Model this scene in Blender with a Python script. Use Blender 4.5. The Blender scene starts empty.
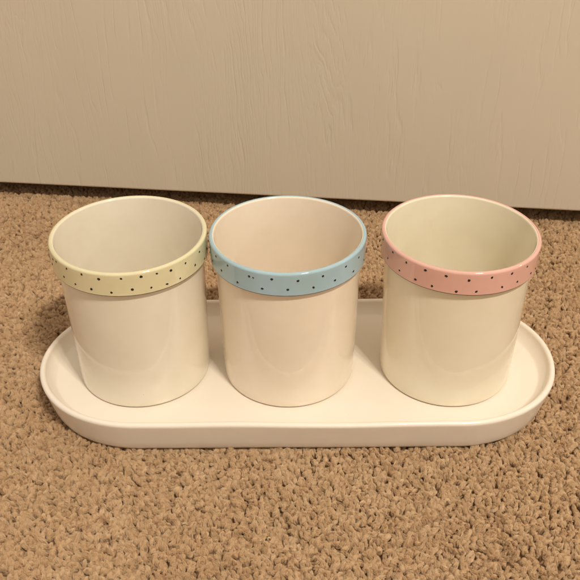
import bpy, bmesh, math, random
import numpy as np
from mathutils import Vector, Matrix, noise

S = 0.043            # one working unit = outer radius of a cup's rim band, 43 mm
C = bpy.context.scene.collection
random.seed(4); rng = np.random.default_rng(11)

# ------------------------------------------------------------------ helpers
def link_mesh(name, verts, faces, mats, parent=None, smooth=True, mi=None, loc=(0, 0, 0)):
    me = bpy.data.meshes.new(name)
    me.from_pydata([tuple(v) for v in verts], [], faces)
    for m in mats: me.materials.append(m)
    if mi is not None: me.polygons.foreach_set('material_index', mi)
    me.polygons.foreach_set('use_smooth', [smooth] * len(me.polygons))
    me.update()
    o = bpy.data.objects.new(name, me); C.objects.link(o)
    o.parent = parent; o.location = loc
    return o

class MAT:
    def __init__(s, name):
        s.m = bpy.data.materials.new(name); s.m.use_nodes = True
        s.nt = s.m.node_tree; s.b = s.nt.nodes['Principled BSDF']
    def n(s, t, **kw):
        nd = s.nt.nodes.new(t)
        for k, v in kw.items():
            if k in nd.inputs.keys() if isinstance(k, str) else False: nd.inputs[k].default_value = v
            else: setattr(nd, k, v)
        return nd
    def l(s, a, b): s.nt.links.new(a, b)
    def coords(s, scale=(1, 1, 1)):
        tc = s.n('ShaderNodeTexCoord'); mp = s.n('ShaderNodeMapping'); mp.inputs['Scale'].default_value = scale
        s.l(tc.outputs['Object'], mp.inputs['Vector']); return mp.outputs['Vector']
    def noise(s, vec, scale, detail=2, rough=.5, dist=0):
        nd = s.n('ShaderNodeTexNoise'); nd.inputs['Scale'].default_value = scale
        nd.inputs['Detail'].default_value = detail; nd.inputs['Roughness'].default_value = rough
        nd.inputs['Distortion'].default_value = dist
        s.l(vec, nd.inputs['Vector']); return nd.outputs['Fac']
    def ramp(s, fac, stops):
        r = s.n('ShaderNodeValToRGB'); cr = r.color_ramp
        while len(cr.elements) < len(stops): cr.elements.new(.5)
        for e, (p, c) in zip(cr.elements, stops):
            e.position = p; e.color = tuple(c) + (1,) if len(c) == 3 else c
        s.l(fac, r.inputs['Fac']); return r.outputs['Color']
    def math(s, op, a, b=None, c=None):
        nd = s.n('ShaderNodeMath', operation=op)
        for i, v in enumerate((a, b, c)):
            if v is None: continue
            if isinstance(v, (int, float)): nd.inputs[i].default_value = v
            else: s.l(v, nd.inputs[i])
        return nd.outputs[0]
    def bump(s, h, strength, dist, prev=None):
        b = s.n('ShaderNodeBump'); b.inputs['Strength'].default_value = strength; b.inputs['Distance'].default_value = dist
        s.l(h, b.inputs['Height'])
        if prev: s.l(prev, b.inputs['Normal'])
        return b.outputs['Normal']

def glaze(name, col, rough=.1, coat=.0, wob=.0006, mott=.04, seed=0.0, sss=0.0):
    M = MAT(name); b = M.b
    v = M.coords()
    ad = M.n('ShaderNodeVectorMath', operation='ADD'); ad.inputs[1].default_value = (seed, seed * .7, seed * 1.3); M.l(v, ad.inputs[0]); v = ad.outputs[0]
    n1 = M.noise(v, 38, 4, .6)
    lo = [c * (1 - mott) for c in col]; lo[2] *= (1 - mott); hi = [min(1, c * (1 + mott * .5)) for c in col]
    colr = M.ramp(n1, [(.3, lo), (.7, hi)])
    # tiny brown pinholes in the glaze
    sp = M.noise(v, 420, 1, .5)
    spots = M.ramp(sp, [(.825, (0, 0, 0)), (.85, (1, 1, 1))])
    mx = M.n('ShaderNodeMix', data_type='RGBA'); M.l(spots, mx.inputs['Factor']); M.l(colr, mx.inputs['A'])
    mx.inputs['B'].default_value = (col[0] * .45, col[1] * .38, col[2] * .28, 1)
    M.l(mx.outputs['Result'], b.inputs['Base Color'])
    rn = M.noise(v, 90, 3, .6)
    r = M.n('ShaderNodeMapRange'); r.inputs['To Min'].default_value = rough * .8; r.inputs['To Max'].default_value = rough * 1.5
    M.l(rn, r.inputs['Value']); M.l(r.outputs[0], b.inputs['Roughness'])
    b.inputs['IOR'].default_value = 1.52
    if coat: b.inputs['Coat Weight'].default_value = coat; b.inputs['Coat Roughness'].default_value = .03; b.inputs['Coat IOR'].default_value = 1.5
    if sss:
        b.inputs['Subsurface Weight'].default_value = sss
        b.inputs['Subsurface Radius'].default_value = (1, .6, .35); b.inputs['Subsurface Scale'].default_value = .003
    h1 = M.noise(v, 45, 2, .5)
    n = M.bump(h1, .5, wob)
    h2 = M.noise(v, 260, 2, .5)
    n = M.bump(h2, .35, wob * .18, n)
    M.l(n, b.inputs['Normal'])
    return M.m

TRAY_C = (.80, .72, .60)
m_tray = glaze('tray_glaze', (.86, .78, .68), rough=.2, wob=.0006, mott=.014, seed=3.1)
m_left = glaze('cool_cream_glaze', (.85, .78, .66), rough=.06, coat=.2, seed=1.2)
m_mid = glaze('warm_cream_glaze', (.88, .775, .65), rough=.06, coat=.2, seed=5.2)
m_right = glaze('ivory_glaze', (.865, .79, .635), rough=.06, coat=.2, seed=8.7)
m_yellow = glaze('yellow_glaze', (.75, .69, .46), rough=.05, coat=.5, mott=.06, seed=2.0)
m_blue = glaze('blue_glaze', (.38, .54, .635), rough=.05, coat=.5, mott=.07, seed=4.0)
m_pink = glaze('pink_glaze', (.75, .44, .38), rough=.05, coat=.5, mott=.06, seed=6.0)

def plain(name, col, rough=.4):
    M = MAT(name); v = M.coords(); n = M.noise(v, 300, 2)
    M.l(M.ramp(n, [(.3, [c * .8 for c in col]), (.7, [c * 1.2 for c in col])]), M.b.inputs['Base Color'])
    M.b.inputs['Roughness'].default_value = rough
    return M.m
m_dot = plain('black_underglaze', (.018, .013, .012), .2)
m_line = plain('dark_brown_line', (.07, .05, .035), .5)  # dark brown along the band's lower edge and underside
m_foot = plain('bare_clay', (.42, .30, .19), .8)

# ------------------------------------------------------------------ ceramic cups
H, RB, RBT, HB, TF = 2.2097, .9367, .9048, .334, .321
LR = .031                      # radius of the rounded lip
def lathe(prof, n=192, wob=None):
    """prof: list of (r, z, material); closed loop of rings, first and last rings may be caps (r=0)"""
    V, F, MI = [], [], []
    rings = []
    for (r, z, m) in prof:
        if r <= 1e-6:
            V.append((0, 0, z * S)); rings.append([len(V) - 1])
        else:
            ids = []
            for k in range(n):
                a = 2 * math.pi * k / n
                rr, zz = (r, z) if wob is None else wob(r, z, a)
                V.append((rr * math.cos(a) * S, rr * math.sin(a) * S, zz * S)); ids.append(len(V) - 1)
            rings.append(ids)
    for i in range(len(rings) - 1):
        A, B = rings[i], rings[i + 1]; m = prof[i + 1][2]
        for k in range(n):
            k2 = (k + 1) % n
            if len(A) == 1: F.append((A[0], B[k2], B[k])); MI.append(m)
            elif len(B) == 1: F.append((A[k], A[k2], B[0])); MI.append(m)
            else: F.append((A[k], A[k2], B[k2], B[k])); MI.append(m)
    return V, F, MI

def make_cup(x, y, body_mat, band_mat, dots, label, seed, hair=None):
    root = bpy.data.objects.new('ceramic_cup', None); C.objects.link(root)
    root.empty_display_size = .02
    root.location = (x * S, y * S, (TF + .004) * S)
    root['label'] = label; root['category'] = 'cup'; root['group'] = 'ceramic cups on the oval tray'
    r0 = random.Random(seed)
    ph = [r0.uniform(0, 6.28) for _ in range(4)]; am = [r0.uniform(.003, .0075) for _ in range(4)]
    def wob(r, z, a):
        d = am[0] * math.cos(2 * a + ph[0]) + .5 * am[1] * math.cos(3 * a + ph[1])
        dz = .6 * am[2] * math.cos(2 * a + ph[2]) * (z / H)
        return r + d * min(1, z / .6), z + dz
    cx, cz = 1 - LR, H - LR
    def arc(a): return (cx + LR * math.cos(math.radians(a)), cz + LR * math.sin(math.radians(a)))
    # body
    P = [(0, .03, 1), (.78, .03, 1), (.80, .0, 1), (RBT - .05, 0, 1), (RBT - .022, .006, 1), (RBT - .006, .022, 0), (RBT, .045, 0)]
    for t in range(1, 25):
        u = t / 24; z = .045 + (H - HB + .05 - .045) * u
        P.append((RBT + (RB - RBT) * u ** .8, z, 0))
    P += [(RB, H - .10, 0), (.957, H - .062, 0), (.962, H - .02, 0)]
    for a in (118, 128, 138, 148, 158, 168, 180): P.append((*arc(a), 0))
    ri = cx - LR
    for t in range(1, 21):
        u = t / 20; z = cz + (.20 - cz) * u
        P.append((ri - .03 * u - .012 * min(1, u * 8), z, 0))
    rb = P[-1][0]
    for t in range(1, 7):
        a = t / 6 * math.pi / 2
        P.append((rb - .1 + .1 * math.cos(a), .20 - .1 * math.sin(a), 0))
    P += [(.4, .095, 0), (0, .095, 0)]
    V, F, MI = lathe(P, wob=wob)
    body = link_mesh('body', V, F, [body_mat, m_foot], root, mi=MI)
    # coloured band round the rim
    zb = H - HB
    Q = [(*arc(118), 0)]
    for a in range(106, -1, -12): Q.append((*arc(max(a, 0)), 0))
    Q.append((*arc(0), 0)) if Q[-1][0] < 1 - 1e-6 else None
    for t in range(1, 9): Q.append((1.0 - .0015 * math.sin(t / 9 * math.pi), cz + (zb + .028 - cz) * t / 8, 0))
    for a in (10, 22, 45, 68, 90):
        Q.append((1 - .017 + .017 * math.cos(math.radians(a)), zb + .028 - .020 * math.sin(math.radians(a)), 1 if a > 20 else 0))
    Q += [(.980, zb + .005, 1), (.972, zb + .001, 1), (.950, zb - .003, 1), (RB - .012, zb - .005, 1), (RB - .012, zb + .08, 1), (.957, H - .075, 1), (.9615, H - .02, 1), (*arc(119), 0)]
    V, F, MI = lathe(Q, wob=wob)
    # painted dots, domes of thick paint that belong to the band
    def surf(a, z, lift):
        rr, zz = wob(1.0, z, a)
        zl = (z - cz) / LR
        if zl > 0: rr = wob(cx, z, a)[0] + LR * math.sqrt(max(0, 1 - zl * zl))
        return ((rr + lift) * math.cos(a) * S, (rr + lift) * math.sin(a) * S, zz * S)
    def dot(a, z, s):
        rad = .0085 + .0066 * s
        ecc = r0.uniform(.85, 1.2); rot = r0.uniform(0, 3.1)
        b = len(V); V.append(surf(a, z, .0042)); n = 12
        rr = [rad * r0.uniform(.88, 1.12) for _ in range(n)]
        for ring, (q, lift) in enumerate(((.62, .0036), (.92, .0016), (1.0, -.002))):
            for k in range(n):
                t = 2 * math.pi * k / n
                dx = rr[k] * q * math.cos(t) * ecc; dz = rr[k] * q * math.sin(t) / ecc
                u = dx * math.cos(rot) - dz * math.sin(rot); w = dx * math.sin(rot) + dz * math.cos(rot)
                V.append(surf(a + u, z + w, lift))
        for k in range(n):
            k2 = (k + 1) % n
            F.append((b, b + 1 + k, b + 1 + k2)); MI.append(2)
            for q in range(2):
                A = b + 1 + q * n; B = A + n
                F.append((A + k, B + k, B + k2, A + k2)); MI.append(2)
    for (a, dz, s) in dots: dot(math.radians(a), H + dz, s)
    a0, a1 = max(d[0] for d in dots), min(d[0] for d in dots) + 360
    k = 0; a = a0 + 9
    while a < a1 - 6:
        dot(math.radians(a), H - (.08 if k % 2 else .235) + r0.uniform(-.015, .015), r0.uniform(.9, 1.4))
        a += 7 + r0.uniform(-1, 1); k += 1
    if hair:   # hairline glaze crack, a narrow raised ribbon
        for (aa, za), (ab, zb2) in zip(hair, hair[1:]):
            b = len(V); w = .0032
            aa_, ab_ = math.radians(aa), math.radians(ab)
            V += [surf(aa_, H + za - w, .0015), surf(ab_, H + zb2 - w, .0015), surf(ab_, H + zb2 + w, .0015), surf(aa_, H + za + w, .0015)]
            F.append((b, b + 1, b + 2, b + 3)); MI.append(1)
    link_mesh('rim_band', V, F, [band_mat, m_line, m_dot], root, mi=MI)
    return root

DL = [(218.5, -0.062, 1), (232.0, -0.057, 1.2), (246.0, -0.057, 1), (259.0, -0.079, 1.7), (274.5, -0.062, 1), (288.0, -0.062, 1.6), (299.0, -0.068, 0.9), (309.5, -0.091, 1.6), (322.5, -0.091, 1.1), (339.5, -0.091, 1.1), (226.5, -0.215, 1), (238.5, -0.238, 0.8), (252.0, -0.243, 1.4), (266.5, -0.26, 1.1), (281.0, -0.226, 1.4), (294.0, -0.243, 0.8), (305.5, -0.26, 1.2), (316.5, -0.26, 0.7), (332.5, -0.215, 1.2), (347.0, -0.272, 0.9)]
DM = [(224.0, -0.068, 1), (243.0, -0.096, 1.2), (246.2, -0.10, 0.3), (259.5, -0.079, 1.3), (277.5, -0.102, 1.3), (295.5, -0.096, 1.2), (315.5, -0.091, 1.2), (331.5, -0.102, 1), (216.0, -0.21, 1.1), (233.0, -0.243, 1.2), (252.5, -0.232, 1.2), (270.5, -0.221, 1.3), (288.5, -0.226, 1.2), (305.5, -0.215, 1.2), (324.5, -0.238, 1.2), (343.5, -0.26, 0.9)]
DR = [(205.0, -0.062, 1.1), (220.0, -0.074, 1.1), (236.0, -0.068, 1.6), (251.0, -0.074, 1.4), (266.5, -0.102, 1.5), (282.0, -0.074, 1.2), (297.5, -0.074, 1.3), (312.5, -0.074, 0.9), (198.5, -0.215, 0.7), (214.0, -0.243, 0.8), (229.0, -0.249, 1.4), (242.0, -0.26, 1.2), (259.0, -0.272, 1.4), (272.5, -0.26, 1.2), (291.0, -0.238, 1), (304.0, -0.232, 0.9), (320.0, -0.232, 1)]
make_cup(-2.0373, .0069, m_left, m_yellow, DL, 'cream ceramic cup with pale yellow black-dotted rim band, at the left end of the tray', 1)
make_cup(0, 0, m_mid, m_blue, DM, 'cream ceramic cup with light blue black-dotted rim band, in the middle of the tray', 2)
make_cup(2.2047, .0034, m_right, m_pink, DR, 'ivory ceramic cup with pink black-dotted rim band, at the right end of the tray', 3)

# ------------------------------------------------------------------ oval tray
TL, TW, ZR, TA = 2.11, 1.4033, .525, 1.495
def make_tray():
    n_end, n_str = 96, 60
    base = []
    def endpt(a, s):        # rounded end of the tray, a little longer than a half circle
        c_, s_ = math.cos(a), math.sin(a); nx, ny = c_ / TA, s_ / TW; l = math.hypot(nx, ny)
        return (s * TL + TA * c_, TW * s_, nx / l, ny / l)
    for k in range(n_end + 1):
        a = -math.pi / 2 + math.pi * k / n_end; base.append(endpt(a, 1))
    for k in range(1, n_str): base.append((TL - 2 * TL * k / n_str, TW, 0, 1))
    for k in range(n_end + 1):
        a = math.pi / 2 + math.pi * k / n_end; base.append(endpt(a, -1))
    for k in range(1, n_str): base.append((-TL + 2 * TL * k / n_str, -TW, 0, -1))
    # profile: (inset from outer edge, z)
    P = [(.42, .01), (.36, -.02), (.20, -.02), (.15, -.014), (.118, .006), (.096, .05), (.072, .15), (.045, .27), (.022, .38), (.004, .455)]
    rr = .042
    for a in range(-10, 181, 12):
        P.append((rr - rr * math.cos(math.radians(a)), ZR - rr + rr * math.sin(math.radians(a))))
    P += [(.090, .455), (.116, .41), (.150, .368), (.182, .338), (.198, .327), (.210, .3225), (.224, TF), (.6, TF)]
    V, F = [], []; n = len(base)
    def w(x, y, k):
        return noise.noise(Vector((x * .55, y * .55, k)))
    for (o, z) in P:
        for (bx, by, nx, ny) in base:
            x = bx - nx * o; y = by - ny * o
            hh = max(0, (z - .3) / .2) if o < .2 else 0
            f = max(0, 1 - o / .5)
            d = .022 * w(x, y, 3.3) * f
            zz = z + .018 * w(x * 1.4, y * 1.4, 7.7) * hh
            V.append(((x + nx * d) * S, (y + ny * d) * S, zz * S))
    m = len(P)
    for i in range(m - 1):
        for k in range(n):
            k2 = (k + 1) % n; F.append((i * n + k, i * n + k2, (i + 1) * n + k2, (i + 1) * n + k))
    # fill the floor and the underside with strips across the tray
    def fill(row, flip):
        ids = [row * n + k for k in range(n)]
        i, j = 0, n - 1
        # base order: right end bottom->top, top straight, left end top->bottom, bottom straight
        ring = ids
        ctr = len(V)
        cx = [(-TL + 2 * TL * t / n_str, 0) for t in range(n_str + 1)]
        z = V[ids[0]][2]
        for (a, b) in cx: V.append((a * S, b * S, z))
        def c(t): return ctr + t
        def quad(*q): F.append(tuple(reversed(q)) if flip else q)
        for k in range(n_end): quad(c(n_str), ring[k], ring[k + 1])
        for k in range(n_str): quad(c(n_str - k), ring[n_end + k], ring[n_end + k + 1], c(n_str - k - 1))
        s0 = n_end + n_str
        for k in range(n_end): quad(c(0), ring[s0 + k], ring[s0 + k + 1])
        s1 = s0 + n_end
        for k in range(n_str): quad(c(k), ring[s1 + k], ring[(s1 + k + 1) % n], c(k + 1))
    fill(m - 1, False); fill(0, True)
    o = link_mesh('serving_tray', V, F, [m_tray])
    o.location = (.1151 * S, -.0286 * S, 0); o.rotation_euler = (0, 0, .0051)
    o['label'] = 'long oval cream ceramic tray with raised rim, lying on the carpet under the three cups'
    o['category'] = 'tray'
make_tray()

# ------------------------------------------------------------------ door
DY, DS, DZ = 5.06, -.1135, .32
def make_door():
    M = MAT('painted_wood_grain'); b = M.b
    tc = M.n('ShaderNodeTexCoord'); sx = M.n('ShaderNodeSeparateXYZ'); M.l(tc.outputs['Object'], sx.inputs[0])
    X, Z = sx.outputs['X'], sx.outputs['Z']
    def vec(kx, kz, off=0.0):
        c = M.n('ShaderNodeCombineXYZ'); M.l(M.math('MULTIPLY_ADD', X, kx, off), c.inputs[0]); M.l(M.math('MULTIPLY', Z, kz), c.inputs[2]); return c.outputs[0]
    big = M.noise(vec(5.5, 1.1, 2.0), 1, 2, .45)
    mid = M.noise(vec(30, 5.0), 1, 2, .5)
    fine = M.noise(vec(220, 26), 1, 2, .5)
    u = M.math('ADD', M.math('MULTIPLY', X, 150), M.math('MULTIPLY', big, 42))
    u = M.math('ADD', u, M.math('MULTIPLY', mid, 7))
    u = M.math('ADD', u, M.math('MULTIPLY', fine, 2.0))
    w = M.math('SINE', M.math('MULTIPLY', u, 3.4))
    ridge = M.math('POWER', M.math('MULTIPLY_ADD', w, .5, .5), 12)
    w2 = M.math('SINE', M.math('MULTIPLY', u, 8.5))
    ridge2 = M.math('POWER', M.math('MULTIPLY_ADD', w2, .5, .5), 5)
    mask = M.noise(vec(24, 4.5, 5.0), 1, 3, .6)
    mk = M.n('ShaderNodeMapRange'); mk.inputs['From Min'].default_value = .42; mk.inputs['From Max'].default_value = .62; M.l(mask, mk.inputs['Value'])
    mask2 = M.noise(vec(40, 16, 9.0), 1, 3, .6)
    mk2 = M.n('ShaderNodeMapRange'); mk2.inputs['From Min'].default_value = .46; mk2.inputs['From Max'].default_value = .6; M.l(mask2, mk2.inputs['Value'])
    h = M.math('MULTIPLY', ridge, mk2.outputs[0])
    h2 = M.math('MULTIPLY', M.math('MULTIPLY', ridge2, mk.outputs[0]), .55)
    h = M.math('ADD', h, h2)
    pores = M.noise(vec(900, 70), 1, 2, .6)
    h = M.math('ADD', M.math('MULTIPLY', h, -1), M.math('MULTIPLY', pores, .12))
    nrm = M.bump(h, DOOR_BUMP, .0005)
    soft = M.noise(tc.outputs['Object'], 9, 2)
    nrm = M.bump(soft, .2, .002, nrm)
    M.l(nrm, b.inputs['Normal'])
    cn = M.noise(vec(12, 3), 1, 4, .6)
    M.l(M.ramp(cn, [(.3, (.635, .56, .445)), (.7, (.665, .587, .47))]), b.inputs['Base Color'])
    b.inputs['Roughness'].default_value = .42
    # slab with softly rounded lower edges: the cross-section runs through the thickness
    W, Hh, T, r = .46, 2.03, .035, .0022
    prof = []
    for k in range(7):
        a = math.pi / 2 * k / 6; prof.append((r - r * math.cos(a), r - r * math.sin(a)))
    prof = [(0, Hh)] + [(p[0], p[1]) for p in prof] + [(T - r, 0), (T, r), (T, Hh)]
    V, F = [], []
    for x in (-W, W):
        for (y, z) in prof: V.append((x, y, z))
    n = len(prof)
    for k in range(n):
        k2 = (k + 1) % n; F.append((k, k + n, k2 + n, k2))
    F.append(tuple(range(n))); F.append(tuple(range(2 * n - 1, n - 1, -1)))
    o = link_mesh('door', V, F, [M.m], smooth=False)
    o.location = (.10, (DY + DS * .10 / S) * S, DZ * S); o.rotation_euler = (0, 0, math.atan(DS))
    o['label'] = 'beige painted door with embossed wood grain, its lower edge just above the carpet behind the tray'
    o['category'] = 'door'
DOOR_BUMP = .38
make_door()
def make_light_blocker():          # unseen shell added to keep background light from leaking under the door
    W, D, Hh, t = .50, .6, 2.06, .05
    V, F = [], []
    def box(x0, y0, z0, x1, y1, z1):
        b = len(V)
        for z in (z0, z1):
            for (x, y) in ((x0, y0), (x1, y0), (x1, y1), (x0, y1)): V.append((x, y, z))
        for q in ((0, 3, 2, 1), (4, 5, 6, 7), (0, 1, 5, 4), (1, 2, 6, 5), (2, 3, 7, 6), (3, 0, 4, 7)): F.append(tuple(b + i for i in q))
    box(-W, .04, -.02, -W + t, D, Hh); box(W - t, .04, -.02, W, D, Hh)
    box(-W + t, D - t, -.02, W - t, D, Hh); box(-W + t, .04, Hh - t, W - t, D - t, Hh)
    o = link_mesh('light_blocker', V, F, [plain('light_blocker_paint', (.42, .36, .28), .8)], smooth=False)
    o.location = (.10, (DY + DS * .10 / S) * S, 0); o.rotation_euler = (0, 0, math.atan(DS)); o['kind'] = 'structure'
make_light_blocker()

# ------------------------------------------------------------------ carpet
def carpet_material():
    M = MAT('carpet_fibre'); b = M.b
    geo = M.n('ShaderNodeNewGeometry'); pos = geo.outputs['Position']
    n1 = M.noise(pos, 7, 4, .6); n2 = M.noise(pos, 160, 2, .6)
    oi = M.n('ShaderNodeObjectInfo')
    at = M.n('ShaderNodeAttribute', attribute_name='shade')
    f = M.math('ADD', M.math('MULTIPLY', n1, .55), M.math('MULTIPLY', n2, .45))
    f = M.math('ADD', f, M.math('MULTIPLY', M.math('SUBTRACT', at.outputs['Fac'], .5), .30))
    f = M.math('ADD', f, M.math('MULTIPLY', M.math('SUBTRACT', oi.outputs['Random'], .5), .16))
    M.l(M.ramp(f, [(.26, (.53, .33, .173)), (.5, (.67, .448, .25)), (.74, (.78, .575, .365))]), b.inputs['Base Color'])
    b.inputs['Roughness'].default_value = .75
    b.inputs['Sheen Weight'].default_value = .25; b.inputs['Sheen Roughness'].default_value = .4
    b.inputs['Sheen Tint'].default_value = (1, .9, .75, 1)
    b.inputs['Specular IOR Level'].default_value = .3
    return M.m

def tuft_mesh(seed, mat):
    """one cut-pile tuft: a fat, lightly twisted bunch of fine fibres with a rounded, bloomed head"""
    r = random.Random(seed); V, F, sh = [], [], []
    L = .0080; bx, by = r.uniform(-.0005, .0005), r.uniform(-.0005, .0005)
    tw = r.uniform(.9, 2.2) * r.choice((-1, 1)); ec = r.uniform(1.0, 1.3); er = r.uniform(0, 3.1); ce, se = math.cos(er), math.sin(er)
    lob = r.uniform(0, 6.28); NK = 6
    for i in range(NFIB):
        a = r.uniform(0, 6.28); q = math.sqrt(r.random())
        top = L * (math.sqrt(1 - .50 * q ** 3) if q < 1 else .6) * r.uniform(.94, 1.03)
        fr = r.uniform(.00007, .00012); s = r.random()
        R1 = HEADR * (1 + .12 * math.cos(2 * a + lob) + .07 * math.cos(3 * a))
        curl = r.uniform(.2, 1.2); ca = r.uniform(0, 6.28); cp = r.uniform(3, 8); ph = r.uniform(0, 6.28)
        pts = []
        for k in range(NK):
            t = k / (NK - 1)
            rad = q * (.0006 + (R1 - .0006) * min(1, t * 1.25) ** 1.3) * (1 - .18 * max(0, t - .75) * 4 * q)
            aa = a + tw * t
            x, y = rad * math.cos(aa) * ec, rad * math.sin(aa) / ec
            x, y = x * ce - y * se, x * se + y * ce
            w = .00026 * curl
            x += bx * t * t + w * math.cos(ca) * math.sin(cp * t + ph); y += by * t * t + w * math.sin(ca) * math.sin(cp * t + ph)
            pts.append(Vector((x, y, top * t)))
        for k, p in enumerate(pts):
            d = (pts[min(k + 1, NK - 1)] - pts[max(k - 1, 0)]).normalized()
            u = d.orthogonal().normalized(); v = d.cross(u)
            w = fr * (1 if k < NK - 1 else .6)
            for j in range(3):
                t = j * 2.094 + a; V.append(p + (u * math.cos(t) + v * math.sin(t)) * w); sh.append(s)
        b = len(V) - 3 * NK
        for k in range(NK - 1):
            for j in range(3):
                j2 = (j + 1) % 3; F.append((b + k * 3 + j, b + k * 3 + j2, b + k * 3 + 3 + j2, b + k * 3 + 3 + j))
        F.append((b + 3 * NK - 3, b + 3 * NK - 2, b + 3 * NK - 1))
    me = bpy.data.meshes.new('tuft'); me.from_pydata([tuple(v) for v in V], [], F)
    me.materials.append(mat); me.polygons.foreach_set('use_smooth', [True] * len(me.polygons))
    at = me.attributes.new('shade', 'FLOAT', 'POINT'); at.data.foreach_set('value', sh)
    me.update()
    return bpy.data.objects.new('tuft', me)          # never linked to the scene: only a source for the pile
NFIB, HEADR = 120, .00168

def make_carpet():
    mat = carpet_material()
    z0 = -.0058
    # backing sheet (large, plain) plus one loose vertex per tuft
    V = [(-1.6, -1.4, z0), (1.6, -1.4, z0), (1.6, 1.6, z0), (-1.6, 1.6, z0)]; F = [(0, 1, 2, 3)]
    o = link_mesh('carpet', V, F, [mat], smooth=False); o['kind'] = 'structure'
    sp = .00186
    xs = np.arange(-.46, .48, sp); ys = np.arange(-.25, .40, sp)
    X, Y = np.meshgrid(xs, ys); X = X + (np.arange(len(ys))[:, None] % 2) * sp / 2
    X = X + rng.normal(0, sp * .24, X.shape); Y = Y + rng.normal(0, sp * .24, Y.shape)
    X, Y = X.ravel(), Y.ravel()
    inside = (np.hypot(np.maximum(np.abs(X / S - .115) - 2.1838, 0), Y / S + .03) < TW - .45)
    X, Y = X[~inside], Y[~inside]
    n = len(X); print('tufts', n)
    ex = np.zeros(n); ey = np.zeros(n); hz = np.zeros(n)
    for i in range(n):
        p = Vector((X[i], Y[i], 0))
        a = noise.noise(p * 135 + Vector((3, 1, 7))); b = noise.noise(p * 135 + Vector((31, 11, 5)))
        a2 = noise.noise(p * 20 + Vector((13, 1, 2))); b2 = noise.noise(p * 20 + Vector((1, 41, 5)))
        ex[i] = .55 * a + .35 * a2 + .62; ey[i] = .55 * b + .35 * b2 - .18
        hz[i] = noise.noise(p * 130 + Vector((9, 9, 9)))
    # distance to the tray's foot: pile pressed down under and beside it
    dt = np.hypot(np.maximum(np.abs(X / S - .115) - 2.1838, 0), Y / S + .03) - (TW - .17)
    ex += rng.normal(0, .16, n); ey += rng.normal(0, .16, n)
    rot = np.stack([ex, ey, rng.uniform(0, 6.28, n)], 1)
    sc = 1.02 + .11 * hz + rng.normal(0, .03, n)
    szv = np.where(dt < .02, .74, np.where(dt < .12, 1.04, 1.0)) * sc
    scl = np.stack([(1.02 + rng.normal(0, .12, n)) * .80, (1.02 + rng.normal(0, .12, n)) * .80, szv * .80], 1)
    me = bpy.data.meshes.new('pile_points')
    me.vertices.add(n); me.vertices.foreach_set('co', np.stack([X, Y, np.full(n, z0)], 1).astype('f').ravel())
    for nm, arr in (('trot', rot), ('tscl', scl)):
        at = me.attributes.new(nm, 'FLOAT_VECTOR', 'POINT'); at.data.foreach_set('vector', arr.astype('f').ravel())
    NT = 14
    at = me.attributes.new('tidx', 'INT', 'POINT'); at.data.foreach_set('value', rng.integers(0, NT, n).astype('i'))
    pts = bpy.data.objects.new('pile_points', me)     # not linked either
    g = bpy.data.node_groups.new('pile', 'GeometryNodeTree')
    g.interface.new_socket('Geometry', in_out='INPUT', socket_type='NodeSocketGeometry')
    g.interface.new_socket('Geometry', in_out='OUTPUT', socket_type='NodeSocketGeometry')
    N = g.nodes; Lk = g.links.new
    gi = N.new('NodeGroupInput'); go = N.new('NodeGroupOutput')
    pi = N.new('GeometryNodeObjectInfo'); pi.inputs['Object'].default_value = pts
    col = N.new('GeometryNodeGeometryToInstance')
    srcs = []
    for k in range(NT):
        oi = N.new('GeometryNodeObjectInfo'); oi.inputs['Object'].default_value = tuft_mesh(100 + k, mat); srcs.append(oi)
    for oi in reversed(srcs): Lk(oi.outputs['Geometry'], col.inputs['Geometry'])
    ip = N.new('GeometryNodeInstanceOnPoints'); ip.inputs['Pick Instance'].default_value = True
    def attr(nm, t):
        a = N.new('GeometryNodeInputNamedAttribute'); a.data_type = t; a.inputs['Name'].default_value = nm
        return [s for s in a.outputs if s.enabled and s.name == 'Attribute'][0]
    Lk(pi.outputs['Geometry'], ip.inputs['Points']); Lk(col.outputs[0], ip.inputs['Instance'])
    Lk(attr('tidx', 'INT'), ip.inputs['Instance Index'])
    e2r = N.new('FunctionNodeEulerToRotation'); Lk(attr('trot', 'FLOAT_VECTOR'), e2r.inputs[0]); Lk(e2r.outputs[0], ip.inputs['Rotation'])
    Lk(attr('tscl', 'FLOAT_VECTOR'), ip.inputs['Scale'])
    jn = N.new('GeometryNodeJoinGeometry'); Lk(ip.outputs[0], jn.inputs[0]); Lk(gi.outputs[0], jn.inputs[0]); Lk(jn.outputs[0], go.inputs[0])
    md = o.modifiers.new('pile', 'NODES'); md.node_group = g
make_carpet()

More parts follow.
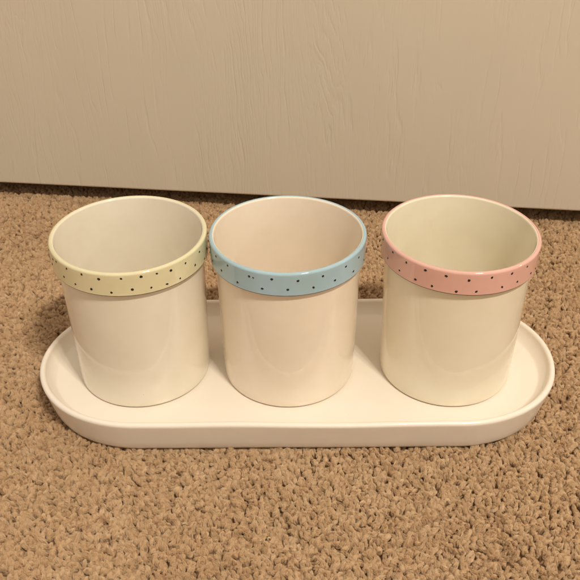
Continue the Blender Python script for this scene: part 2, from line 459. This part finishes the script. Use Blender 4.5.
# ------------------------------------------------------------------ light: a warm three-bulb ceiling fitting, a distant side lamp, the room's dim bounce
def lamp(name, az, el, dist, power, rad, col, target=(0, 0, .05)):
    l = bpy.data.lights.new(name, 'POINT'); l.energy = power; l.shadow_soft_size = rad; l.color = col
    o = bpy.data.objects.new(name, l); C.objects.link(o)
    a, e = math.radians(az), math.radians(el)
    o.location = (target[0] + dist * math.sin(a) * math.cos(e), target[1] - dist * math.cos(a) * math.cos(e), target[2] + dist * math.sin(e))
    return o
WARM = (1, .915, .785)
for k in (-1, 0, 1): lamp('ceiling_bulb', 31 + k * 4.5, 56, 2.1, 39.5, .032, WARM)
lamp('side_lamp', 84, 26, 3.2, 22, .045, WARM)

w = bpy.data.worlds.new('World'); bpy.context.scene.world = w; w.use_nodes = True
nt = w.node_tree; bg = nt.nodes['Background']
tc = nt.nodes.new('ShaderNodeTexCoord'); sx = nt.nodes.new('ShaderNodeSeparateXYZ'); nt.links.new(tc.outputs['Generated'], sx.inputs[0])
r = nt.nodes.new('ShaderNodeValToRGB'); cr = r.color_ramp
mr = nt.nodes.new('ShaderNodeMapRange'); mr.inputs['From Min'].default_value = -.3; mr.inputs['From Max'].default_value = 1
nt.links.new(sx.outputs['Z'], mr.inputs['Value']); nt.links.new(mr.outputs[0], r.inputs['Fac'])
cr.elements[0].color = (.26, .20, .145, 1); cr.elements[1].color = (.86, .775, .67, 1)
e = cr.elements.new(.35); e.color = (.45, .39, .315, 1)
e = cr.elements.new(.62); e.color = (.50, .44, .365, 1)
nt.links.new(r.outputs[0], bg.inputs['Color']); bg.inputs['Strength'].default_value = 1.0

# ------------------------------------------------------------------ camera
f, pi_, ro, ya, cx, cy, cz = 808.55, .6035, -.0085, .0091, .1055, -8.9062, 7.7615
c, s = math.cos(ya), math.sin(ya)
rt = Vector((c, s, 0)); fh = Vector((-s, c, 0)); zz = Vector((0, 0, 1))
fw = fh * math.cos(pi_) - zz * math.sin(pi_); up = fh * math.sin(pi_) + zz * math.cos(pi_)
c, s = math.cos(ro), math.sin(ro)
r2 = rt * c + up * s; u2 = up * c - rt * s
cam = bpy.data.cameras.new('camera'); co = bpy.data.objects.new('camera', cam); C.objects.link(co)
m = Matrix((r2, u2, -fw)).transposed().to_4x4(); m.translation = Vector((cx, cy, cz)) * S
co.matrix_world = m
cam.sensor_width = 36; cam.lens = f / 580 * 36; cam.clip_start = .01; cam.clip_end = 50
cam.dof.use_dof = False
sc = bpy.context.scene; sc.camera = co
sc.view_settings.view_transform = 'Standard'; sc.view_settings.look = 'None'; sc.view_settings.exposure = 0; sc.view_settings.gamma = 1
